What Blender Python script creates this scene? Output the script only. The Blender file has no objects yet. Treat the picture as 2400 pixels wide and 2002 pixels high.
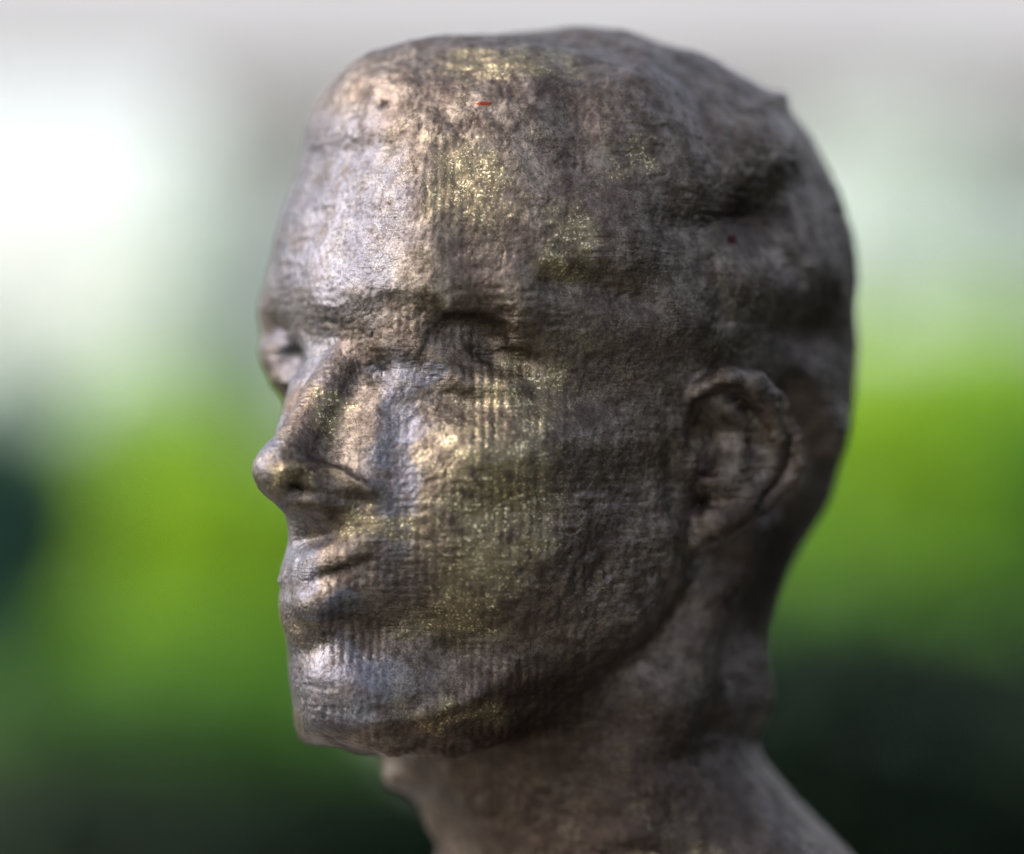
import bpy, math, random
import numpy as np
from mathutils import Vector

# ------------------------------------------------------------------ camera, light, exposure
S = 0.0025                     # metres per model unit (the head is about 4 cm tall)
CZ = 1.15                      # height of the camera above the ground, metres
D = 80.0                       # camera distance in model units (0.2 m)
scene = bpy.context.scene
cam_d = bpy.data.cameras.new('camera'); cam = bpy.data.objects.new('camera', cam_d)
scene.collection.objects.link(cam); scene.camera = cam
cam.location = (0, -D * S, CZ); cam.rotation_euler = (math.radians(90), 0, 0)
cam_d.sensor_width = 36.0; cam_d.lens = 36.0 * D / 24.0
cam_d.clip_start = 0.01; cam_d.clip_end = 500
cam_d.dof.use_dof = True; cam_d.dof.focus_distance = (D - 5.1) * S; cam_d.dof.aperture_fstop = 12.5

SUN_EL, SUN_AZ = 38.0, 262.0   # azimuth measured from +Y clockwise
world = bpy.data.worlds.new('World'); scene.world = world; world.use_nodes = True
wn = world.node_tree; bg = wn.nodes['Background']
sky = wn.nodes.new('ShaderNodeTexSky'); sky.sky_type = 'NISHITA'; sky.sun_disc = False
sky.sun_elevation = math.radians(SUN_EL); sky.sun_rotation = math.radians(SUN_AZ)
sky.air_density = 1.0; sky.dust_density = 3.0
hs_ = wn.nodes.new('ShaderNodeHueSaturation'); hs_.inputs['Saturation'].default_value = 0.55
wn.links.new(sky.outputs[0], hs_.inputs['Color']); wn.links.new(hs_.outputs[0], bg.inputs[0]); bg.inputs[1].default_value = 0.12
sun_d = bpy.data.lights.new('sun', 'SUN'); sun = bpy.data.objects.new('sun', sun_d)
scene.collection.objects.link(sun)
sun_d.energy = 0.75; sun_d.angle = math.radians(14); sun_d.color = (1.0, 0.98, 0.97)
az, el = math.radians(SUN_AZ), math.radians(SUN_EL)
sdir = Vector((math.sin(az) * math.cos(el), math.cos(az) * math.cos(el), math.sin(el)))
sun.rotation_euler = sdir.to_track_quat('Z', 'Y').to_euler()
scene.view_settings.view_transform = 'Standard'; scene.view_settings.look = 'None'
scene.view_settings.exposure = 1.8; scene.view_settings.gamma = 1.0

# ------------------------------------------------------------------ helpers
H = 0.10                       # grid step of the sculpture, head centimetres
SUBDIV = 1

def noise3(P, seed=0):
    """smooth value noise in [-1,1] on an (N,3) array"""
    P = P.astype(np.float64)
    i = np.floor(P).astype(np.int64); f = P - i; f = f * f * f * (f * (f * 6 - 15) + 10)
    def h(x, y, z):
        n = (x * 374761393 + y * 668265263 + z * 2147483647 + seed * 1274126177) & 0xffffffff
        n = ((n ^ (n >> 13)) * 1274126177) & 0xffffffff
        n = ((n ^ (n >> 16)) * 2246822519) & 0xffffffff
        return (n ^ (n >> 15)).astype(np.float64) / 2147483648.0 - 1.0
    x, y, z = i[:, 0], i[:, 1], i[:, 2]; fx, fy, fz = f[:, 0], f[:, 1], f[:, 2]
    def lx(yy, zz):
        a = h(x, yy, zz); return a + (h(x + 1, yy, zz) - a) * fx
    a = lx(y, z); a = a + (lx(y + 1, z) - a) * fy
    b = lx(y, z + 1); b = b + (lx(y + 1, z + 1) - b) * fy
    return a + (b - a) * fz

# head frame -> view units
YAW, PIT, K = math.radians(43), math.radians(8), 0.77
O = np.array([0.10, 0.0, -0.60])
fw = np.array([-math.sin(YAW) * math.cos(PIT), -math.cos(YAW) * math.cos(PIT), math.sin(PIT)])
sd = np.array([math.cos(YAW), -math.sin(YAW), 0.0])
up = np.array([math.sin(YAW) * math.sin(PIT), math.cos(YAW) * math.sin(PIT), math.cos(PIT)])
M = np.stack([fw, sd, up])     # rows

def to_view(Q): return O + K * (Q @ M)
def from_px(px, py, b):
    """head-frame point of side offset b that the camera sees at (px,py) of the 2400-wide frame"""
    xs, zs = (px - 1200) / 100.0, (1001 - py) / 100.0
    cam0 = np.array([0, -D, 0.0]); d = np.array([xs, D, zs])
    t = (b - ((cam0 - O) @ sd) / K) / ((d @ sd) / K)
    P = cam0 + t * d
    return (P - O) @ M.T / K

# ------------------------------------------------------------------ sculpted head as a distance field
lo = np.array([-14.0, -13.5, -19.5]); hi = np.array([12.5, 13.5, 14.5])
n = np.ceil((hi - lo) / H).astype(int) + 1
F = np.full(n, 4.0, np.float32)
ax = [(lo[i] + H * np.arange(n[i])).astype(np.float32) for i in range(3)]

def region(bmin, bmax):
    s = []
    for i in range(3):
        a = max(0, int((bmin[i] - lo[i]) / H) - 1); b = min(n[i], int((bmax[i] - lo[i]) / H) + 3)
        if b <= a: return None
        s.append(slice(a, b))
    return tuple(s)

def rotm(rx=0, ry=0, rz=0):
    rx, ry, rz = map(math.radians, (rx, ry, rz))
    X = np.array([[1, 0, 0], [0, math.cos(rx), -math.sin(rx)], [0, math.sin(rx), math.cos(rx)]])
    Y = np.array([[math.cos(ry), 0, math.sin(ry)], [0, 1, 0], [-math.sin(ry), 0, math.cos(ry)]])
    Z = np.array([[math.cos(rz), -math.sin(rz), 0], [math.sin(rz), math.cos(rz), 0], [0, 0, 1]])
    return Z @ Y @ X

def put(dist, bmin, bmax, op, k):
    m = k + 0.6
    sl = region(np.array(bmin) - m, np.array(bmax) + m)
    if sl is None: return
    X = ax[0][sl[0]][:, None, None]; Y = ax[1][sl[1]][None, :, None]; Z = ax[2][sl[2]][None, None, :]
    d = dist(X, Y, Z); f = F[sl]
    if op == 'sub': d = -d; s = -1.0
    else: s = 1.0
    a, b = s * f, s * d
    if k > 0:
        h = np.maximum(k - np.abs(a - b), 0) / k
        r = np.minimum(a, b) - h * h * h * k / 6.0
    else: r = np.minimum(a, b)
    F[sl] = s * r

def ell(c, r, op='add', k=0.5, rot=None, mirror=False):
    for sg in ((1, -1) if mirror else (1,)):
        cc = np.array([c[0], c[1] * sg, c[2]], float); rr = np.array(r, float)
        R = None
        if rot is not None:
            R = rotm(*rot)
            if sg < 0:
                Fm = np.diag([1, -1, 1]); R = Fm @ R @ Fm
        def dist(X, Y, Z):
            x, y, z = X - cc[0], Y - cc[1], Z - cc[2]
            if R is not None:
                x, y, z = (R[0, 0] * x + R[1, 0] * y + R[2, 0] * z, R[0, 1] * x + R[1, 1] * y + R[2, 1] * z,
                           R[0, 2] * x + R[1, 2] * y + R[2, 2] * z)
            k0 = np.sqrt((x / rr[0]) ** 2 + (y / rr[1]) ** 2 + (z / rr[2]) ** 2)
            k1 = np.sqrt((x / rr[0] ** 2) ** 2 + (y / rr[1] ** 2) ** 2 + (z / rr[2] ** 2) ** 2) + 1e-6
            return (k0 * (k0 - 1.0) / k1).astype(np.float32)
        e = np.full(3, rr.max()) if R is not None else rr
        put(dist, cc - e, cc + e, op, k)

def cap(p, r1, q, r2, op='add', k=0.5, mirror=False):
    for sg in ((1, -1) if mirror else (1,)):
        P = np.array([p[0], p[1] * sg, p[2]], float); Q = np.array([q[0], q[1] * sg, q[2]], float)
        v = Q - P; L = (v @ v) + 1e-9
        def dist(X, Y, Z):
            t = np.clip(((X - P[0]) * v[0] + (Y - P[1]) * v[1] + (Z - P[2]) * v[2]) / L, 0, 1)
            return (np.sqrt((X - P[0] - t * v[0]) ** 2 + (Y - P[1] - t * v[1]) ** 2 + (Z - P[2] - t * v[2]) ** 2)
                    - (r1 + (r2 - r1) * t)).astype(np.float32)
        m = max(r1, r2)
        put(dist, np.minimum(P, Q) - m, np.maximum(P, Q) + m, op, k)

def chain(pts, rs, op='add', k=0.3, mirror=False):
    for i in range(len(pts) - 1): cap(pts[i], rs[i], pts[i + 1], rs[i + 1], op, k, mirror)

# skull and face masses
ell((-1.8, 0, 4.8), (9.6, 7.6, 8.0), k=0)
ell((2.2, 0, 5.0), (5.9, 6.6, 5.6), k=2.0)
ell((2.6, 0, 8.8), (4.8, 5.6, 3.4), k=1.5)
ell((-5.0, 0, 1.5), (5.8, 5.9, 5.8), k=2.0)
ell((3.4, 0, -1.8), (5.3, 5.4, 6.8), k=2.0)
ell((5.6, 0, -4.6), (2.9, 2.6, 3.2), k=1.2)
# neck and shoulders
chain([(-4.0, 0, 0.0), (-4.0, 0, -8.0), (-4.6, 0, -16.0)], [5.2, 5.2, 5.4], k=1.4)
cap((-7.0, 0, -13.5), 2.4, (-9.0, 0, -18), 4.6, k=3.0)
cap((-3.6, 3.5, -13.5), 2.4, (-3.8, 12.0, -18.5), 2.6, k=3.0, mirror=True)
ell((-2.0, 0, -20.0), (7.2, 11.0, 5.0), k=2.5)
chain([(-3.6, 5.3, -1.5), (-2.2, 4.6, -8.0), (0.6, 1.3, -16.0)], [0.9, 1.1, 0.9], k=1.6, mirror=True)
# jaw and chin
cap((-0.2, 5.2, 0.0), 1.5, (0.5, 4.8, -5.2), 1.5, k=1.4, mirror=True)
cap((0.5, 4.7, -5.4), 1.5, (5.7, 1.8, -8.5), 1.35, k=1.3, mirror=True)
ell((6.0, 0, -8.3), (1.7, 2.4, 1.6), k=0.9)
ell((3.2, 3.6, -3.4), (3.0, 2.5, 3.8), k=1.5, mirror=True)
ell((0.8, 4.9, -2.6), (2.9, 1.35, 3.9), k=1.8, mirror=True)
cap((0.5, 3.0, -6.6), 1.9, (3.4, 1.4, -8.3), 1.6, k=2.0, mirror=True)
# cheekbones and brow
ell((5.0, 4.1, -0.9), (2.0, 1.6, 1.5), k=1.3, mirror=True)
cap((4.6, 4.8, -0.4), 0.9, (0.4, 6.0, 0.8), 0.8, k=1.6, mirror=True)
cap((7.3, 0.9, 3.8), 0.85, (5.6, 4.4, 3.7), 0.85, k=1.6, mirror=True)
ell((7.5, 0, 3.4), (0.9, 1.3, 0.9), k=0.9)
# eye sockets, balls and lids
ell((7.7, 4.0, 1.7), (1.4, 1.45, 1.2), 'sub', k=1.5, mirror=True)
ell((5.55, 3.15, 1.9), (1.5, 1.5, 1.4), k=0.25, mirror=True)
cap((6.9, 1.9, 2.35), 0.3, (6.0, 4.5, 2.2), 0.3, k=0.8, mirror=True)
cap((6.8, 1.9, 1.25), 0.26, (5.8, 4.4, 1.2), 0.26, k=0.8, mirror=True)
# nose
cap((7.05, 0, 3.0), 0.60, (9.8, 0, -1.8), 0.62, k=0.6)
ell((7.7, 0, -1.4), (1.7, 1.15, 1.9), k=0.7)
chain([(6.3, 1.2, 1.6), (7.5, 1.35, -0.4), (7.9, 1.5, -2.1)], [0.5, 0.75, 0.8], k=1.1, mirror=True)
ell((9.6, 0, -2.2), (1.05, 0.95, 1.08), k=0.5)
ell((8.55, 1.15, -2.5), (1.5, 0.72, 0.62), k=0.7, mirror=True, rot=(0, 0, -18))
ell((8.6, 0.3, -2.6), (1.2, 1.4, 0.42), k=0.4)
ell((9.2, 0, -3.85), (1.3, 2.0, 0.5), 'sub', k=0.5)
# mouth
ell((7.6, 0, -4.75), (0.75, 2.3, 0.7), k=1.0)
ell((7.52, 0, -6.0), (0.8, 2.0, 0.65), k=1.0)
chain([(8.85, 0, -5.4), (8.4, 1.3, -5.35), (7.2, 2.8, -5.0)], [0.06, 0.05, 0.03], 'sub', k=0.7, mirror=True)
ell((9.1, 0, -4.2), (0.6, 0.35, 0.8), 'sub', k=0.5)
ell((9.1, 0, -7.1), (0.8, 2.4, 0.5), 'sub', k=1.1)

# ears: traced in the near-side view, mirrored
def E(px, py, b): return tuple(from_px(px, py, b))
rim = [E(1622, 985, 6.5), E(1640, 925, 7.1), E(1700, 895, 7.7), E(1765, 905, 8.0), E(1815, 950, 8.1), E(1840, 1020, 8.1),
       E(1828, 1085, 7.9), E(1795, 1130, 7.6), E(1740, 1170, 7.3), E(1670, 1215, 6.9), E(1622, 1262, 6.4)]
pc = E(1730, 1040, 6.9)
ell(pc, (1.7, 0.75, 2.1), k=0.8, rot=(0, -14, 8), mirror=True)
chain(rim, [0.36, 0.42, 0.44, 0.44, 0.42, 0.40, 0.40, 0.44, 0.52, 0.55, 0.45], k=0.25, mirror=True)
ell(E(1705, 1020, 8.0), (1.3, 1.05, 1.5), 'sub', k=0.3, rot=(0, -14, 8), mirror=True)
chain([E(1720, 960, 7.4), E(1785, 1000, 7.6), E(1785, 1070, 7.5), E(1725, 1110, 7.2)], [0.28, 0.3, 0.3, 0.25], k=0.3, mirror=True)
ell(E(1665, 1040, 7.1), (0.55, 0.9, 0.85), 'sub', k=0.3, mirror=True)
ell(E(1670, 960, 7.4), (0.7, 0.6, 0.4), 'sub', k=0.25, mirror=True)
ell(E(1618, 1075, 6.7), (0.3, 0.35, 0.5), k=0.3, mirror=True)
# hair mass
ell((-1.7, 0, 5.9), (9.0, 7.35, 7.45), k=0.4)

# ------------------------------------------------------------------ surface nets
def surface_nets(F):
    neg = F < 0
    c = neg[:-1, :-1, :-1].astype(np.int8)
    for dx in (0, 1):
        for dy in (0, 1):
            for dz in (0, 1):
                if dx or dy or dz:
                    c = c + neg[dx:F.shape[0] - 1 + dx, dy:F.shape[1] - 1 + dy, dz:F.shape[2] - 1 + dz]
    act = (c > 0) & (c < 8)
    idx = np.argwhere(act)
    vid = np.full(act.shape, -1, np.int32); vid[act] = np.arange(len(idx))
    acc = np.zeros((len(idx), 3)); cnt = np.zeros(len(idx))
    i, j, k = idx.T
    corners = [(x, y, z) for x in (0, 1) for y in (0, 1) for z in (0, 1)]
    for a in corners:
        for ax_ in range(3):
            if a[ax_] == 0:
                b = list(a); b[ax_] = 1
                fa = F[i + a[0], j + a[1], k + a[2]]; fb = F[i + b[0], j + b[1], k + b[2]]
                m = (fa < 0) != (fb < 0)
                t = np.where(m, fa / np.where(m, fa - fb, 1), 0)
                p = np.array(a, float)[None, :].repeat(len(idx), 0); p[:, ax_] += t
                acc[m] += p[m]; cnt[m] += 1
    V = idx + acc / cnt[:, None]
    quads = []
    for ax_ in range(3):
        o = [1, 1, 1]; o[ax_] = 0
        u, v = [q for q in range(3) if q != ax_]
        sl0 = [slice(1, s - 1) for s in F.shape]; sl0[ax_] = slice(0, F.shape[ax_] - 1)
        sl1 = list(sl0); sl1[ax_] = slice(1, F.shape[ax_])
        A, B = neg[tuple(sl0)], neg[tuple(sl1)]
        e = np.argwhere(A != B)
        if len(e) == 0: continue
        ins = A[tuple(e.T)]
        e = e + np.array(o)
        def cell(du, dv):
            q = e.copy(); q[:, u] -= du; q[:, v] -= dv
            return vid[q[:, 0], q[:, 1], q[:, 2]]
        q = np.stack([cell(0, 0), cell(1, 0), cell(1, 1), cell(0, 1)], 1)
        flip = ins if ax_ != 1 else ~ins
        q[~flip] = q[~flip][:, ::-1]
        quads.append(q)
    Q = np.concatenate(quads); Q = Q[(Q >= 0).all(1)]
    return V, Q

# flat underside where the bust stands
F[:, :, :3] = 1.0
F[-2:] = 1.0; F[:2] = 1.0; F[:, :2] = 1.0; F[:, -2:] = 1.0
V, Q = surface_nets(F)
V = lo + V * H

def smooth(V, Q, it, w=0.5):
    e = np.concatenate([Q[:, [0, 1]], Q[:, [1, 2]], Q[:, [2, 3]], Q[:, [3, 0]]])
    deg = np.bincount(e.ravel(), minlength=len(V)).astype(float)[:, None]
    for _ in range(it):
        A = np.zeros_like(V)
        for c in range(3):
            A[:, c] = np.bincount(e[:, 0], V[e[:, 1], c], len(V)) + np.bincount(e[:, 1], V[e[:, 0], c], len(V))
        V = V + w * (A / deg - V)
    return V
V = smooth(V, Q, 2)
# the far half of the face is slimmer over the cheek and fuller at the brow
fs = np.clip((-V[:, 1] - 1.8) / 2.4, 0, 1) * (V[:, 0] > 0)
V[:, 1] += fs * (0.6 * np.exp(-((V[:, 2] + 1.0) / 1.8) ** 2) + 1.3 * np.exp(-((V[:, 2] + 2.8) / 3.3) ** 2) - 0.55 * np.exp(-((V[:, 2] - 1.9) / 1.5) ** 2))
VV = to_view(V)

def normals(P, Q):
    a = P[Q[:, 2]] - P[Q[:, 0]]; b = P[Q[:, 3]] - P[Q[:, 1]]
    fn = np.cross(a, b); N = np.zeros_like(P)
    for c in range(3):
        for q in range(4): N[:, c] += np.bincount(Q[:, q], fn[:, c], len(P))
    return N / (np.linalg.norm(N, axis=1)[:, None] + 1e-12)

def proj(P):
    s = D / (D + P[:, 1]); return np.stack([P[:, 0] * s, P[:, 2] * s], 1)

# landmark fit: the generic head is bent so that its features take the sculpture's own proportions
LM = [(241,483,250,477),(250,517,274,510),(252,545,280,545),(264,586,277,583),(263,620,279,612),(282,658,286,650),(267,712,294,705),
      (300,757,306,741),(400,768,389,753),(387,800,401,790),(384,853,438,850),(752,800,772,765),(752,640,763,636),(745,705,760,702),
      (756,853,862,850),(690,400,690,400),(790,435,790,435),(690,540,690,545),(740,375,740,375),(840,320,855,300),
      (830,430,857,430),(800,510,833,504),(765,575,790,575),(760,110,780,95),(805,170,825,160),(690,54,703,50),
      (560,27,585,30),(430,38,430,38),(340,85,330,80),(315,150,311,148),(275,235,275,235),(262,315,262,315),
      (276,407,281,408),(330,345,341,350),(385,350,385,360),(505,360,515,358),(400,290,400,290),(368,500,371,498),
      (320,522,322,517),(405,598,368,566),(500,720,500,695),(655,675,645,645),(290,350,290,350),(560,500,560,500)]
LM = np.array(LM, float) * (2400 / 1024)
src = np.stack([(LM[:, 0] - 1200) / 100, (1001 - LM[:, 1]) / 100], 1)
dst = np.stack([(LM[:, 2] - 1200) / 100, (1001 - LM[:, 3]) / 100], 1)
def tps_k(r2): return r2 * np.log(r2 + 1e-9) * 0.5
def tps_fit(a, d, lam=0.02):
    m = len(a); G = tps_k(((a[:, None] - a[None]) ** 2).sum(2)) + lam * np.eye(m)
    Pm = np.hstack([np.ones((m, 1)), a]); A = np.zeros((m + 3, m + 3))
    A[:m, :m] = G; A[:m, m:] = Pm; A[m:, :m] = Pm.T
    return np.linalg.solve(A, np.vstack([d, np.zeros((3, 2))]))
def tps_apply(W, a, P):
    out = W[-3] + P @ W[-2:]
    for i in range(len(a)): out += tps_k(((P - a[i]) ** 2).sum(1))[:, None] * W[i]
    return out
W = tps_fit(src, dst - src)
pp = proj(VV)
inside = np.clip(1 - np.maximum(0, -11.5 - pp[:, 1]) / 6, 0, 1)[:, None]
mv = tps_apply(W, src, np.maximum(pp, [-30, -11.5])) * (1 * inside + 0.0)
sc_ = (D + VV[:, 1]) / D
VV[:, 0] += mv[:, 0] * sc_; VV[:, 2] += mv[:, 1] * sc_

def subdivide(P, Q):
    e = np.concatenate([Q[:, [0, 1]], Q[:, [1, 2]], Q[:, [2, 3]], Q[:, [3, 0]]]); e.sort(1)
    key = e[:, 0].astype(np.int64) * len(P) + e[:, 1]
    uq, inv = np.unique(key, return_inverse=True)
    ea, eb = (uq // len(P)), (uq % len(P))
    nf = len(Q); fc = P[Q].mean(1); em = (P[ea] + P[eb]) / 2
    NP = np.concatenate([P, em, fc])
    ei = inv.reshape(4, nf) + len(P); fi = np.arange(nf) + len(P) + len(uq)
    out = [np.stack([Q[:, q], ei[q], fi, ei[q - 1]], 1) for q in range(4)]
    return NP, np.concatenate(out)

# hand-modelled strokes, given where they lie on the near side (2400-wide picture pixels)
N = normals(smooth(VV, Q, 6), Q)
PX = proj(VV); PX = np.stack([1200 + PX[:, 0] * 100, 1001 - PX[:, 1] * 100], 1)
face = np.clip(-N[:, 1] * 3 + 0.6, 0, 1) * (VV[:, 1] < 2.5)
disp = np.zeros(len(VV))
def stroke(pts, rad, amp, power=2):
    pts = np.array(pts, float); best = np.full(len(PX), 1e9)
    if len(pts) == 1: pts = np.vstack([pts, pts + 0.01])
    lo_, hi_ = pts.min(0) - rad * 3, pts.max(0) + rad * 3
    m = np.where(((PX > lo_) & (PX < hi_)).all(1) & (face > 0))[0]; P = PX[m]; b = np.full(len(m), 1e9)
    for p, q in zip(pts[:-1], pts[1:]):
        v = q - p; t = np.clip(((P - p) @ v) / (v @ v), 0, 1)
        b = np.minimum(b, ((P - p - t[:, None] * v) ** 2).sum(1))
    disp[m] += amp * np.exp(-(b / rad ** 2) ** (power / 2)) * face[m]
def dab(x, y, rx, ry, amp, ang=0, power=2):
    c, s_ = math.cos(math.radians(ang)), math.sin(math.radians(ang))
    dx, dy = PX[:, 0] - x, PX[:, 1] - y
    u, v = (dx * c - dy * s_) / rx, (dx * s_ + dy * c) / ry
    disp[:] += amp * np.exp(-(u * u + v * v) ** (power / 2)) * face
def commit():
    global VV, disp
    VV = VV + N * disp[:, None]; disp = np.zeros(len(VV))
# forehead plane and temple corner
stroke([(1000, 370), (960, 450), (1000, 540), (1015, 660)], 80, 0.22)
dab(800, 520, 90, 180, -0.06)
stroke([(745, 365), (860, 345), (985, 338)], 20, -0.035)
stroke([(760, 320), (880, 300), (1010, 290)], 40, 0.10)
stroke([(1040, 360), (1070, 420)], 24, -0.05)
# hair masses
dab(1510, 270, 85, 140, 0.34); dab(1350, 270, 70, 120, -0.24)
stroke([(1560, 130), (1640, 260), (1680, 420)], 35, -0.08)
dab(1620, 380, 80, 90, 0.16); dab(1800, 360, 75, 110, 0.26)
dab(1740, 510, 140, 85, -0.46, 15); dab(1600, 520, 70, 50, -0.12); dab(1890, 420, 40, 120, -0.10)
stroke([(1880, 480), (1900, 620)], 45, 0.12)
dab(1840, 690, 95, 50, 0.16, -15); dab(1910, 780, 95, 80, -0.34, 0); dab(1945, 1000, 30, 60, 0.35); dab(1825, 235, 30, 22, 0.22); dab(1760, 225, 30, 22, -0.10); stroke([(1670, 620), (1700, 740)], 28, -0.10)
stroke([(1290, 655), (1400, 675), (1500, 700)], 42, -0.24); stroke([(1290, 610), (1420, 610)], 40, 0.06)
dab(1600, 640, 80, 60, -0.08); dab(1470, 560, 70, 60, 0.10); dab(1560, 760, 80, 50, 0.12); dab(1400, 790, 70, 40, 0.07); dab(1330, 760, 60, 60, -0.05); dab(905, 248, 12, 9, -0.12)
dab(930, 200, 80, 50, 0.10); dab(1130, 170, 120, 40, -0.06); dab(1260, 150, 70, 40, 0.08)
# brow and eye
stroke([(850, 690), (900, 672), (1010, 672), (1050, 712)], 26, 0.06)
stroke([(1060, 715), (1130, 742), (1200, 768)], 20, 0.12)
dab(1135, 805, 66, 60, -0.72, -20); dab(1200, 850, 60, 36, -0.26); dab(990, 812, 46, 66, 0.26); dab(1240, 760, 40, 60, 0.08); dab(930, 800, 70, 40, 0.05); dab(945, 755, 80, 50, 0.06)
dab(888, 868, 36, 30, -0.30); dab(672, 838, 34, 34, -0.30); dab(668, 892, 34, 14, 0.10)
stroke([(1015, 803), (1060, 802)], 9, -0.04)
stroke([(1045, 822), (1080, 850), (1110, 880)], 18, -0.08)
dab(975, 905, 55, 32, 0.09)
stroke([(1110, 905), (1250, 895), (1340, 905)], 30, 0.05)
dab(1170, 855, 90, 25, -0.10)
# nose
stroke([(790, 870), (740, 960), (680, 1040), (640, 1100)], 34, 0.08); dab(700, 1060, 40, 50, 0.08)
stroke([(860, 900), (850, 1000), (840, 1080)], 34, -0.05)
stroke([(670, 1102), (740, 1100), (810, 1118), (865, 1150)], 15, 0.16)
stroke([(700, 1150), (770, 1160), (840, 1178)], 22, -0.16); dab(690, 1148, 18, 18, -0.24)
# cheek planes
stroke([(1030, 960), (1040, 1100), (1060, 1260)], 60, 0.09)
stroke([(920, 960), (930, 1100), (950, 1250)], 42, -0.10)
stroke([(1175, 1000), (1150, 1015), (1170, 1030)], 12, -0.04)
stroke([(1250, 900), (1260, 1050), (1270, 1250)], 12, -0.03)
# mouth and chin
stroke([(670, 1352), (720, 1348), (790, 1325)], 28, -0.05)
dab(790, 1400, 60, 26, 0.07); dab(835, 1405, 60, 48, 0.14); dab(830, 1330, 40, 30, 0.05)
stroke([(740, 1692), (880, 1697), (1010, 1682)], 18, 0.07); stroke([(740, 1730), (880, 1735), (1000, 1728)], 18, -0.06)
stroke([(690, 1462), (800, 1452)], 26, -0.07)
dab(760, 1560, 70, 50, 0.07)
dab(1090, 1520, 100, 45, -0.15, 20)
stroke([(1000, 1672), (1090, 1640), (1170, 1600), (1195, 1560)], 20, 0.13)
stroke([(1250, 1650), (1400, 1590), (1520, 1520), (1590, 1430)], 60, -0.14)
# behind the ear and nape
stroke([(1610, 1260), (1560, 1240), (1590, 1400)], 30, 0.08); dab(1700, 1330, 60, 50, -0.16, 30)
stroke([(1575, 1050), (1580, 1200)], 20, -0.07); stroke([(1870, 930), (1880, 1050), (1820, 1180)], 34, -0.36)
dab(1540, 900, 60, 50, 0.06)
# throat and neck
dab(1600, 1790, 60, 40, -0.12)
stroke([(1080, 1760), (1150, 1850), (1200, 2000)], 22, -0.08); dab(1480, 1960, 120, 30, 0.12); dab(935, 1818, 45, 36, 0.34); dab(965, 1905, 40, 40, -0.12); dab(1700, 1650, 30, 90, 0.12, 20)
commit()
for _ in range(SUBDIV): VV, Q = subdivide(VV, Q)
VV = smooth(VV, Q, 2)
N = normals(VV, Q)

# relief: trowelled lumps, print ridges, pitted casting
PXu = proj(VV)
C = VV
lump = noise3(C * 1.1, 3) * 0.045 + noise3(C * 2.6, 4) * 0.020 + noise3(C * 6.0, 5) * 0.012
pit = noise3(C * 11.0, 6) * 0.008 + noise3(C * 20.0, 7) * 0.006
hairm = np.clip((C[:, 2] - 4.5 + 0.35 * C[:, 0]) / 1.5, 0, 1)
lump = lump * (0.75 + 0.4 * hairm) + noise3(C * 0.62, 21) * 0.10 * hairm
earm = np.exp(-(((PXu[:, 0] - 5.2) / 1.5) ** 2 + ((PXu[:, 1] + 0.6) / 2.2) ** 2) ** 2); lump = lump * (1 - 0.85 * earm)
lump = lump + np.exp(-((PXu[:, 0] - 2.8) / 4.5) ** 2 - ((PXu[:, 1] + 8.2) / 2.4) ** 2) * (noise3(C * 2.0, 41) * 0.05 + noise3(C * 5.0, 42) * 0.022)
jawm = np.exp(-((PXu[:, 0] - 2.2) / 2.6) ** 2 - ((PXu[:, 1] + 3.6) / 1.5) ** 2)
lump = lump + jawm * (noise3(C * 3.4, 22) * 0.045 + noise3(C * 7.0, 23) * 0.022)
def zone(x, y, a, b): return np.exp(-((PXu[:, 0] * 100 + 1200 - x) / a) ** 2 - ((1001 - PXu[:, 1] * 100 - y) / b) ** 2)
rm = np.clip(zone(1190, 1120, 190, 330) + 1.0 * zone(860, 1530, 260, 190) + 0.6 * zone(1330, 1560, 260, 110) + 0.9 * zone(1180, 1880, 260, 170)
             + 0.6 * zone(930, 740, 120, 80) + 0.5 * zone(1010, 460, 60, 130) + 0.12, 0, 1) * np.clip(noise3(C * 1.3 + 7, 8) * 1.5 + 0.75, 0, 1)
ph = C[:, 0] / 0.205 + 0.25 * noise3(C * 1.5, 9)
ridge = (np.abs(np.sin(math.pi * ph)) - 0.5) * 0.032 * rm * (1 - earm) * (0.7 + 0.5 * noise3(C * np.array([2, 2, 5.0]), 10))
hm = np.clip(noise3(C * 0.7 + 3, 11) * 1.5 + 0.2 + 0.10 * C[:, 2], 0, 1)
hr = noise3(C * np.array([1.2, 1.2, 9.0]), 12) * 0.013 * hm + noise3(C * np.array([2.5, 2.5, 15.0]), 31) * 0.007 * (0.4 + hm)
wr = np.abs(noise3(C * np.array([2.2, 2.2, 3.2]) + noise3(C * 3, 34)[:, None] * 0.5, 33))
crack = -np.exp(-(wr / 0.045) ** 2) * 0.024 * np.clip(noise3(C * 0.9, 35) * 2.2, 0, 1)
VV = VV + N * (lump + pit + ridge + hr + crack)[:, None]


def make_mesh(name, P, Q, mat):
    me = bpy.data.meshes.new(name)
    me.vertices.add(len(P)); me.vertices.foreach_set('co', P.astype(np.float32).ravel())
    me.loops.add(Q.size); me.loops.foreach_set('vertex_index', Q.astype(np.int32).ravel())
    me.polygons.add(len(Q)); me.polygons.foreach_set('loop_start', np.arange(0, Q.size, 4, dtype=np.int32))
    me.polygons.foreach_set('use_smooth', np.ones(len(Q), bool))
    me.update(calc_edges=True); me.validate()
    me.materials.append(mat)
    o = bpy.data.objects.new(name, me); scene.collection.objects.link(o)
    return o


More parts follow.
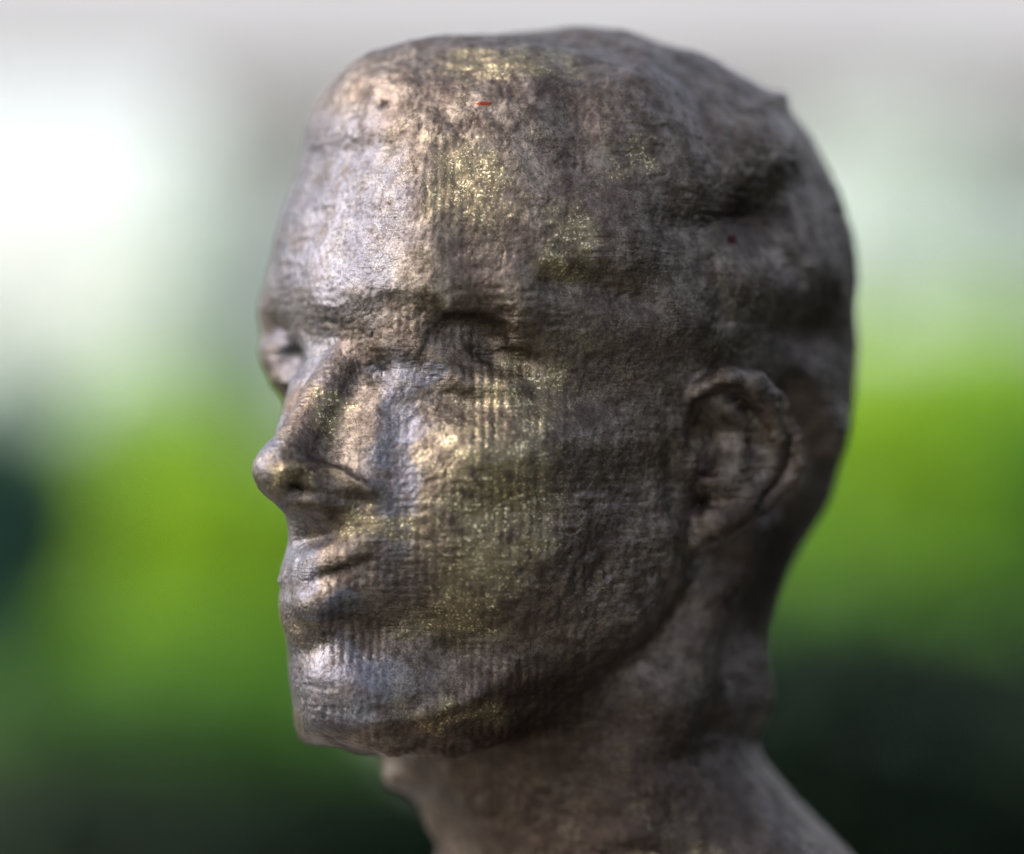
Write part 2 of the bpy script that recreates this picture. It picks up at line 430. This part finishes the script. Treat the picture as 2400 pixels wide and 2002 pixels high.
class NT:
    """small node-tree writer"""
    def __init__(self, name):
        self.m = bpy.data.materials.new(name); self.m.use_nodes = True; self.t = self.m.node_tree
        self.b = self.t.nodes['Principled BSDF']
    def n(self, kind, **kw):
        x = self.t.nodes.new(kind)
        for k, v in kw.items(): setattr(x, k, v)
        return x
    def l(self, a, b): self.t.links.new(a, b)
    def coords(self, scale):
        tc = self.n('ShaderNodeTexCoord'); mp = self.n('ShaderNodeMapping'); mp.inputs['Scale'].default_value = scale
        self.l(tc.outputs['Object'], mp.inputs[0]); return mp.outputs[0]
    def noise(self, co, scale, detail=2, rough=0.5, dist=0.0):
        x = self.n('ShaderNodeTexNoise'); x.inputs['Scale'].default_value = scale; x.inputs['Detail'].default_value = detail
        x.inputs['Roughness'].default_value = rough; x.inputs['Distortion'].default_value = dist
        self.l(co, x.inputs['Vector']); return x.outputs[0]
    def ramp(self, f, a, b, va=0.0, vb=1.0):
        x = self.n('ShaderNodeMapRange'); x.inputs[1].default_value = a; x.inputs[2].default_value = b
        x.inputs[3].default_value = va; x.inputs[4].default_value = vb; x.interpolation_type = 'SMOOTHSTEP'
        self.l(f, x.inputs[0]); return x.outputs[0]
    def math(self, op, a, b):
        x = self.n('ShaderNodeMath', operation=op)
        for i, v in enumerate((a, b)):
            if isinstance(v, (int, float)): x.inputs[i].default_value = v
            else: self.l(v, x.inputs[i])
        return x.outputs[0]
    def mix(self, f, a, b):
        x = self.n('ShaderNodeMix', data_type='RGBA')
        if isinstance(f, (int, float)): x.inputs[0].default_value = f
        else: self.l(f, x.inputs[0])
        for i, v in ((6, a), (7, b)):
            if isinstance(v, tuple): x.inputs[i].default_value = (*v, 1)
            else: self.l(v, x.inputs[i])
        return x.outputs[2]

def bust_material():
    t = NT('bronze_paint'); U = 1 / S
    co = t.coords((U, U, U)); coh = t.coords((U * 0.9, U * 0.9, U * 7.0)); cov = t.coords((U * 7, U * 7, U * 0.8))
    big = t.noise(co, 0.55, 4, 0.6); mid = t.noise(co, 2.2, 5, 0.65); fine = t.noise(co, 9.0, 5, 0.7); grit = t.noise(co, 26.0, 3, 0.7)
    strh = t.noise(coh, 2.2, 4, 0.7); strv = t.noise(cov, 1.0, 3, 0.6)
    base = t.mix(t.ramp(mid, 0.36, 0.66), (0.086, 0.064, 0.052), (0.210, 0.168, 0.138))
    base = t.mix(t.math('MULTIPLY', t.ramp(big, 0.5, 0.68), 0.6), base, (0.082, 0.052, 0.047))
    gmask = t.math('MULTIPLY', t.ramp(t.noise(co, 1.3, 3, 0.6), 0.46, 0.62), t.ramp(grit, 0.5, 0.62))
    gmask = t.math('MULTIPLY', gmask, t.ramp(strh, 0.40, 0.56))
    # painted light: gold flakes where warm sheen falls, lilac sky reflection on front planes
    wob = t.n('ShaderNodeVectorMath', operation='SCALE'); nz = t.n('ShaderNodeTexNoise'); nz.inputs['Scale'].default_value = 1.2; nz.inputs['Detail'].default_value = 6
    t.l(co, nz.inputs['Vector']); t.l(nz.outputs['Color'], wob.inputs[0]); wob.inputs['Scale'].default_value = 1.9
    ad = t.n('ShaderNodeVectorMath', operation='SUBTRACT'); t.l(co, ad.inputs[0]); t.l(wob.outputs[0], ad.inputs[1])
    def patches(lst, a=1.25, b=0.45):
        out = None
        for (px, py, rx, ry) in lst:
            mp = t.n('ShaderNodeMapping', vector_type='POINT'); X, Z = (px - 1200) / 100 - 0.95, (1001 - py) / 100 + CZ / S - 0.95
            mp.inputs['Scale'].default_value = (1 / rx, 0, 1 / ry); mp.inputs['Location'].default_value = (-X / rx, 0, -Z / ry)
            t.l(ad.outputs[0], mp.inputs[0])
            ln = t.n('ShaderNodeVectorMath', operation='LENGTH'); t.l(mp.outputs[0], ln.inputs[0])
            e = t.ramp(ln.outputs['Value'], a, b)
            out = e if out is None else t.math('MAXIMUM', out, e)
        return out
    gold_sheen = patches(((1170, 1150, 1.6, 2.4), (1230, 930, 1.4, 0.8), (1110, 470, 1.0, 1.3), (1320, 600, 0.7, 0.9), (1080, 1400, 1.4, 0.6), (800, 960, 0.4, 0.6),
                     (1090, 1630, 1.2, 0.4), (1200, 180, 1.6, 0.5), (1470, 400, 0.5, 0.5), (900, 1215, 1.2, 0.4), (740, 1110, 0.9, 0.3), (1560, 1990, 1.4, 0.4)))
    lilac_sheen = patches(((780, 540, 2.0, 2.6), (640, 1060, 0.5, 0.9), (720, 830, 1.0, 0.8), (950, 1080, 0.6, 2.4), (720, 1290, 0.6, 1.0), (790, 1400, 0.7, 0.3), (820, 1560, 1.7, 0.9),
                   (980, 890, 0.8, 0.4)), 1.3, 0.6)  # reflection of the left sky, painted into the colour
    neck_shade = patches(((1420, 1800, 5.2, 2.7), (1760, 1300, 1.4, 1.8), (1730, 530, 1.2, 0.8)), 1.2, 0.5)  # shade painted in: neck under the jaw, behind the ear, temple hollow
    base = t.mix(t.math('MULTIPLY', neck_shade, 0.85), base, (0.046, 0.031, 0.025))
    base = t.mix(t.math('MULTIPLY', lilac_sheen, t.ramp(mid, 0.30, 0.58, 0.30, 0.9)), base, (0.132, 0.130, 0.156))
    base = t.mix(t.math('MULTIPLY', t.ramp(t.math('ADD', t.math('MULTIPLY', fine, 0.5), t.math('MULTIPLY', grit, 0.5)), 0.54, 0.40), 0.6), base, (0.030, 0.022, 0.019))
    base = t.mix(t.math('MULTIPLY', gold_sheen, t.ramp(mid, 0.34, 0.6, 0.1, 0.75)), base, (0.19, 0.15, 0.085))  # warm sheen of the camera-facing planes, painted as a gold tint
    gold2 = t.math('MULTIPLY', t.math('MULTIPLY', gold_sheen, t.ramp(mid, 0.34, 0.56)), t.ramp(t.math('ADD', t.math('MULTIPLY', t.noise(co, 17.0, 2, 0.8), 0.6), t.math('ADD', t.math('MULTIPLY', strh, 0.25), t.math('MULTIPLY', strv, 0.15))), 0.545, 0.61))
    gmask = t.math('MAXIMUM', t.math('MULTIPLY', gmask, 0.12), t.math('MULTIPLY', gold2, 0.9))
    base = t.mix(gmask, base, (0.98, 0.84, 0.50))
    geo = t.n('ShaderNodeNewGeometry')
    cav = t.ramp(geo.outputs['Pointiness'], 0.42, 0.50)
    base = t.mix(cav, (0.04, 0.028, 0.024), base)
    # orange fleck on the hair and dark red spot at the back of the temple
    tc = t.n('ShaderNodeTexCoord')
    for (px, py, rx, ry, col) in ((1135, 250, 0.20, 0.045, (0.16, 0.026, 0.012)), (1722, 555, 0.13, 0.11, (0.035, 0.004, 0.003))):
        mp = t.n('ShaderNodeMapping', vector_type='POINT')
        X, Z = (px - 1200) / 100 * S * 0.95, (1001 - py) / 100 * S * 0.95 + CZ
        mp.inputs['Scale'].default_value = (1 / (rx * S), 0, 1 / (ry * S)); mp.inputs['Location'].default_value = (-X / (rx * S), 0, -Z / (ry * S))
        t.l(tc.outputs['Object'], mp.inputs[0])
        ln = t.n('ShaderNodeVectorMath', operation='LENGTH'); t.l(mp.outputs[0], ln.inputs[0])
        sx = t.n('ShaderNodeSeparateXYZ'); t.l(tc.outputs['Object'], sx.inputs[0])
        near = t.ramp(sx.outputs[1], 0.0, -0.001)
        base = t.mix(t.math('MULTIPLY', t.ramp(ln.outputs['Value'], 1.1, 0.8), near), base, col)
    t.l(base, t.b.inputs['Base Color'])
    t.b.inputs['Metallic'].default_value = 0.95
    ro = t.ramp(mid, 0.3, 0.7, 0.52, 0.38); ro = t.math('ADD', ro, t.math('MULTIPLY', gmask, -0.16)); t.l(ro, t.b.inputs['Roughness'])
    hgt = t.math('ADD', t.math('MULTIPLY', fine, 0.55), t.math('MULTIPLY', grit, 0.28))
    hgt = t.math('ADD', hgt, t.math('MULTIPLY', t.math('MULTIPLY', strh, t.ramp(t.noise(co, 0.6, 2), 0.42, 0.58)), 0.9))
    hgt = t.math('ADD', hgt, t.math('MULTIPLY', t.math('MULTIPLY', strv, t.ramp(t.noise(co, 0.5, 2), 0.55, 0.42)), 0.5))
    bp = t.n('ShaderNodeBump'); bp.inputs['Strength'].default_value = 0.8; bp.inputs['Distance'].default_value = 0.04 * S
    t.l(hgt, bp.inputs['Height']); t.l(bp.outputs[0], t.b.inputs['Normal'])
    return t.m
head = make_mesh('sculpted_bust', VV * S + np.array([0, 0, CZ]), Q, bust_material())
head['label'] = 'weathered bronze-painted sculpted head with shallow blank eyes and gold sheen painted on the cheek'; head['category'] = 'sculpture'
print('verts', len(VV), 'quads', len(Q))

# ------------------------------------------------------------------ the garden behind, far out of focus
rng = np.random.default_rng(5)
def at(px, py, d):
    """the point the camera sees at (px,py), d metres away"""
    f = d * 1.25e-4
    return Vector(((px - 1200) * f, d - D * S, CZ + (1001 - py) * f))

def leaf_material(name, a, b, trans=0.35):
    t = NT(name); co = t.coords((1, 1, 1)); v = t.noise(co, 9.0, 3)
    col = t.mix(t.ramp(v, 0.35, 0.65), a, b)
    t.l(col, t.b.inputs['Base Color']); t.b.inputs['Roughness'].default_value = 0.55
    if max(a) < 0.06: t.b.inputs['Specular IOR Level'].default_value = 0.08
    tr = t.n('ShaderNodeBsdfTranslucent'); t.l(col, tr.inputs['Color'])
    mx = t.n('ShaderNodeMixShader'); mx.inputs[0].default_value = trans
    out = [x for x in t.t.nodes if x.type == 'OUTPUT_MATERIAL'][0]
    t.l(t.b.outputs[0], mx.inputs[1]); t.l(tr.outputs[0], mx.inputs[2]); t.l(mx.outputs[0], out.inputs[0])
    return t.m

def plain_material(name, a, b, scale=6.0, rough=0.8, metal=0.0):
    t = NT(name); co = t.coords((1, 1, 1))
    col = t.mix(t.ramp(t.noise(co, scale, 5, 0.6), 0.35, 0.65), a, b); t.l(col, t.b.inputs['Base Color'])
    t.b.inputs['Roughness'].default_value = rough; t.b.inputs['Metallic'].default_value = metal
    bp = t.n('ShaderNodeBump'); bp.inputs['Strength'].default_value = 0.3; bp.inputs['Distance'].default_value = 0.005
    t.l(t.noise(co, scale * 12, 4), bp.inputs['Height']); t.l(bp.outputs[0], t.b.inputs['Normal'])
    t.b.inputs['Specular IOR Level'].default_value = 0.03 if a[0] < 0.01 else 0.4
    return t.m

def mesh_obj(name, verts, faces, mat, parent=None, smooth=False):
    me = bpy.data.meshes.new(name); me.from_pydata([tuple(map(float, v)) for v in verts], [], faces); me.update()
    if smooth: me.polygons.foreach_set('use_smooth', [True] * len(me.polygons))
    me.materials.append(mat); o = bpy.data.objects.new(name, me); scene.collection.objects.link(o)
    if parent: o.parent = parent
    return o

def leaves(c, r, n, size, clumps):
    """leaf blades gathered in clumps through an ellipsoid; returns verts, faces"""
    k = rng.normal(size=(clumps, 3)); k /= np.linalg.norm(k, axis=1)[:, None]
    k *= (rng.uniform(0.35, 1.0, clumps) ** 0.5)[:, None]
    w = rng.integers(0, clumps, n)
    P = k[w] + rng.normal(size=(n, 3)) * 0.17
    P = np.array(c) + P * np.array(r)
    d = rng.normal(size=(n, 3)); d[:, 2] -= 0.3; d /= np.linalg.norm(d, axis=1)[:, None]
    q = np.cross(d, rng.normal(size=(n, 3))); q /= np.linalg.norm(q, axis=1)[:, None]
    nn = np.cross(d, q); L = (size * rng.uniform(0.7, 1.3, n))[:, None]
    A = P; B = P + d * L * 0.5 + q * L * 0.24 - nn * L * 0.05; Cc = P + d * L; Dd = P + d * L * 0.5 - q * L * 0.24 - nn * L * 0.05
    v = np.stack([A, B, Cc, Dd], 1).reshape(-1, 3)
    return v, [(4 * i, 4 * i + 1, 4 * i + 2, 4 * i + 3) for i in range(n)]

def limb(verts, faces, p, q, r1, r2, seg=7):
    p, q = Vector(p), Vector(q); d = (q - p).normalized(); u = d.orthogonal().normalized(); w = d.cross(u)
    b = len(verts)
    for c, rr in ((p, r1), (q, r2)):
        for i in range(seg):
            a = 2 * math.pi * i / seg; verts.append(c + (u * math.cos(a) + w * math.sin(a)) * rr)
    for i in range(seg): faces.append((b + i, b + (i + 1) % seg, b + seg + (i + 1) % seg, b + seg + i))
    faces.append(tuple(b + i for i in reversed(range(seg)))); faces.append(tuple(b + seg + i for i in range(seg)))

bark = plain_material('bark', (0.10, 0.075, 0.05), (0.17, 0.13, 0.09), 30)
def shrub(name, label, cat, c, r, n, size, mat, clumps=40, group=None, base=0.0):
    root = bpy.data.objects.new(name, None); scene.collection.objects.link(root); root.location = (c[0], c[1], base)
    v, f = leaves((0, 0, c[2] - base), r, n, size, clumps)
    mesh_obj('foliage', v, f, mat, root)
    vv, ff = [], []
    top = c[2] - base
    for i in range(5):
        a = i * 2.4; x, y = 0.03 * math.cos(a), 0.03 * math.sin(a)
        m = Vector((x + r[0] * 0.35 * math.cos(a), y + r[1] * 0.35 * math.sin(a), top * 0.75))
        limb(vv, ff, (x, y, 0), m, 0.018, 0.012); limb(vv, ff, m, m + Vector((r[0] * 0.3 * math.cos(a), r[1] * 0.3 * math.sin(a), r[2] * 0.8)), 0.012, 0.004)
    mesh_obj('stem', vv, ff, bark, root)
    root['label'] = label; root['category'] = cat
    if group: root['group'] = group
    return root

# ground
gm = plain_material('lawn_soil', (0.05, 0.06, 0.03), (0.09, 0.10, 0.045), 3)
g = mesh_obj('ground', [(-60, -60, 0), (60, -60, 0), (60, 120, 0), (-60, 120, 0)], [(0, 1, 2, 3)], gm); g['kind'] = 'structure'

def box(v, f, a, b):
    k = len(v)
    for z in (a[2], b[2]):
        for x, y in ((a[0], a[1]), (b[0], a[1]), (b[0], b[1]), (a[0], b[1])): v.append((x, y, z))
    for q in ((3, 2, 1, 0), (4, 5, 6, 7), (0, 1, 5, 4), (1, 2, 6, 5), (2, 3, 7, 6), (3, 0, 4, 7)): f.append(tuple(k + i for i in q))

# plinth under the bust
v, f = [], []; zb = float((VV[:, 2].min()) * S + CZ)
box(v, f, (-0.045, -0.04, 0), (0.055, 0.06, zb - 0.0002))
pl = mesh_obj('plinth', v, f, plain_material('plinth_stone', (0.20, 0.19, 0.17), (0.28, 0.27, 0.25), 40))
pl['label'] = 'square stone plinth carrying the painted bust'; pl['category'] = 'plinth'

# pale house with a deep flat canopy reaching out to the left
hs = bpy.data.objects.new('house', None); scene.collection.objects.link(hs)
p0 = at(430, 0, 9.0); hs.location = (p0.x, p0.y, 0)
plaster = plain_material('pale_plaster', (0.62, 0.58, 0.575), (0.66, 0.625, 0.62), 2)
v, f = [], []; box(v, f, (0, 0.16, 0), (7.0, 5.0, 3.6)); mesh_obj('wall', v, f, plaster, hs)
v, f = [], []; box(v, f, (-4.5, -0.15, at(0, 200, 8.8).z), (7.4, 0.15, 4.4)); mesh_obj('canopy', v, f, plaster, hs)
v, f = [], []; box(v, f, (-4.3, -0.1, 0), (-4.1, 0.1, at(0, 200, 8.8).z - 0.003)); mesh_obj('post', v, f, plaster, hs)
hs['label'] = 'pale plastered house with a deep flat canopy, blurred far behind'; hs['category'] = 'house'

lime = leaf_material('lime_leaf', (0.27, 0.48, 0.022), (0.38, 0.56, 0.010))
green = leaf_material('green_leaf', (0.12, 0.30, 0.03), (0.17, 0.38, 0.03))
mossy = leaf_material('mossy_leaf', (0.20, 0.32, 0.10), (0.28, 0.40, 0.14))
teal = leaf_material('teal_leaf', (0.016, 0.075, 0.050), (0.026, 0.10, 0.055), 0.15)
silver = leaf_material('silver_leaf', (0.66, 0.73, 0.65), (0.74, 0.80, 0.71))
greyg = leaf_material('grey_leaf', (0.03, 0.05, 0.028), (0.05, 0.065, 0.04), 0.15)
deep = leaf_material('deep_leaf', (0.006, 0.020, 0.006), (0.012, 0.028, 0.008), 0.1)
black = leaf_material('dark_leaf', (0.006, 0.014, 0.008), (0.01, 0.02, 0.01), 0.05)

def sh(name, label, px, py, d, rx, ry, n, size, mat, clumps=40, depth=None):
    c = at(px, py, d); f = d * 1.25e-4
    r = (rx * f, depth or rx * f, ry * f)
    return shrub(name, label, 'shrub', tuple(c), r, n, size, mat, clumps)
sh('silver_shrub', 'tall pale silvery green shrub in front of the house, left of the head', 520, 780, 6.0, 210, 330, 3400, 0.06, silver, 30)
sh('silver_shrub', 'tall pale silvery green shrub seen right of the head above the bright bush', 2100, 720, 6.0, 430, 330, 4200, 0.06, silver, 36)
sh('silver_shrub', 'low pale silvery shrub at the far left edge under the bright sky', 60, 930, 5.2, 330, 150, 2800, 0.05, silver, 26)
sh('lime_shrub', 'bright yellow green bush at chin height left of the head', 470, 1350, 3.6, 330, 330, 7000, 0.035, lime, 60)
sh('lime_shrub', 'bright yellow green bush behind the nape, right of the head', 2080, 1120, 3.6, 640, 340, 11000, 0.035, lime, 60)
sh('green_shrub', 'mid green bush low down right of the neck', 1900, 1480, 3.2, 560, 170, 6500, 0.03, green, 40)
sh('green_shrub', 'mid green bush below the bright bush at lower left', 380, 1700, 3.2, 560, 180, 6500, 0.03, green, 40)
sh('green_shrub', 'soft mid green bush behind the yellow green one, left of the nose', 330, 1130, 4.6, 420, 200, 6000, 0.04, mossy, 50)
sh('green_shrub', 'mid green bush at the far right edge, ear height', 2480, 1180, 3.3, 190, 260, 4500, 0.035, green, 40)
sh('teal_shrub', 'dark blue green bush at the left edge', -20, 1240, 3.0, 210, 290, 4200, 0.03, teal, 40)
sh('grey_shrub', 'dull grey green low bush at the bottom left corner', 120, 2010, 2.6, 420, 230, 6500, 0.025, greyg, 40)
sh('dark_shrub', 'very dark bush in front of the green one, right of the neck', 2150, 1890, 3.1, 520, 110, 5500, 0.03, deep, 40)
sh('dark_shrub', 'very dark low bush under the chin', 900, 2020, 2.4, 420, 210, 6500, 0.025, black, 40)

# dark clipped hedge: its low end closes the lower right corner, its tall arm at right is unseen, added to shade the bust
hd = bpy.data.objects.new('hedge', None); scene.collection.objects.link(hd); hd.location = (0.8, 1.9, 0)
vv, ff = [], []; segs = ((0.10, 1.95, 1.9, 2.75, 0.955), (1.2, -1.0, 1.9, 1.95, 1.5))
pts, fc = [], []
for (x0, y0, x1, y1, h) in segs:
    box(vv, ff, (x0 + 0.05 - 0.8, y0 + 0.05 - 1.9 + (0.05 if h > 1 else 0), 0), (x1 - 0.05 - 0.8, y1 - 0.06 - 1.9, h - 0.05))
    n_ = 9000; u = rng.uniform(size=(n_, 3)); P = np.array([x0, y0, 0]) + u * np.array([x1 - x0, y1 - y0, h])
    side = rng.integers(0, 5, n_); P[side == 0, 0] = x0; P[side == 1, 1] = y0; P[(side == 2) | (side == 4), 2] = h; P[side == 3, 1] = y1
    P += rng.normal(size=P.shape) * 0.022; P -= np.array([0.8, 1.9, 0])
    d = rng.normal(size=P.shape); d /= np.linalg.norm(d, axis=1)[:, None]; q = np.cross(d, rng.normal(size=P.shape)); q /= np.linalg.norm(q, axis=1)[:, None]
    L = 0.05; b0 = len(pts); Pq = np.stack([P, P + d * L / 2 + q * L * 0.3, P + d * L, P + d * L / 2 - q * L * 0.3], 1).reshape(-1, 3)
    pts += [tuple(p) for p in Pq]; fc += [(b0 + 4 * i, b0 + 4 * i + 1, b0 + 4 * i + 2, b0 + 4 * i + 3) for i in range(n_)]
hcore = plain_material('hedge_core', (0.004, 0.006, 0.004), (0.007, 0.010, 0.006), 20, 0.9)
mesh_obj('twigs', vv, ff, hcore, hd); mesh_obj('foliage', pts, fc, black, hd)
hd['label'] = 'almost black clipped hedge closing the lower right corner, with an unseen arm added to shade the bust'; hd['category'] = 'hedge'

# made-up pale globe on a post, standing in for a soft bokeh disc
c = at(1905, 590, 4.2); gl = bpy.data.objects.new('bokeh_globe', None); scene.collection.objects.link(gl); gl.location = (c.x, c.y, 0)
gv, gf = [], []; R_ = 0.075; nu, nv = 24, 14
for j in range(nv + 1):
    for i in range(nu):
        th_, ph_ = math.pi * j / nv, 2 * math.pi * i / nu
        gv.append((R_ * math.sin(th_) * math.cos(ph_), R_ * math.sin(th_) * math.sin(ph_), c.z + R_ * math.cos(th_)))
for j in range(nv):
    for i in range(nu): gf.append((j * nu + i, (j + 1) * nu + i, (j + 1) * nu + (i + 1) % nu, j * nu + (i + 1) % nu))
mesh_obj('globe', gv, gf, plain_material('pale_globe', (0.50, 0.54, 0.48), (0.55, 0.59, 0.53), 5, 0.25), gl, True)
gv, gf = [], []; limb(gv, gf, (0, 0, 0), (0, 0, c.z - R_ * 0.97), 0.014, 0.012, 10)
mesh_obj('post', gv, gf, plain_material('grey_post', (0.20, 0.21, 0.20), (0.26, 0.27, 0.26), 9), gl)
gl['label'] = 'made-up pale globe on a slim post, standing in for a bokeh disc right of the crown'; gl['category'] = 'lamp'
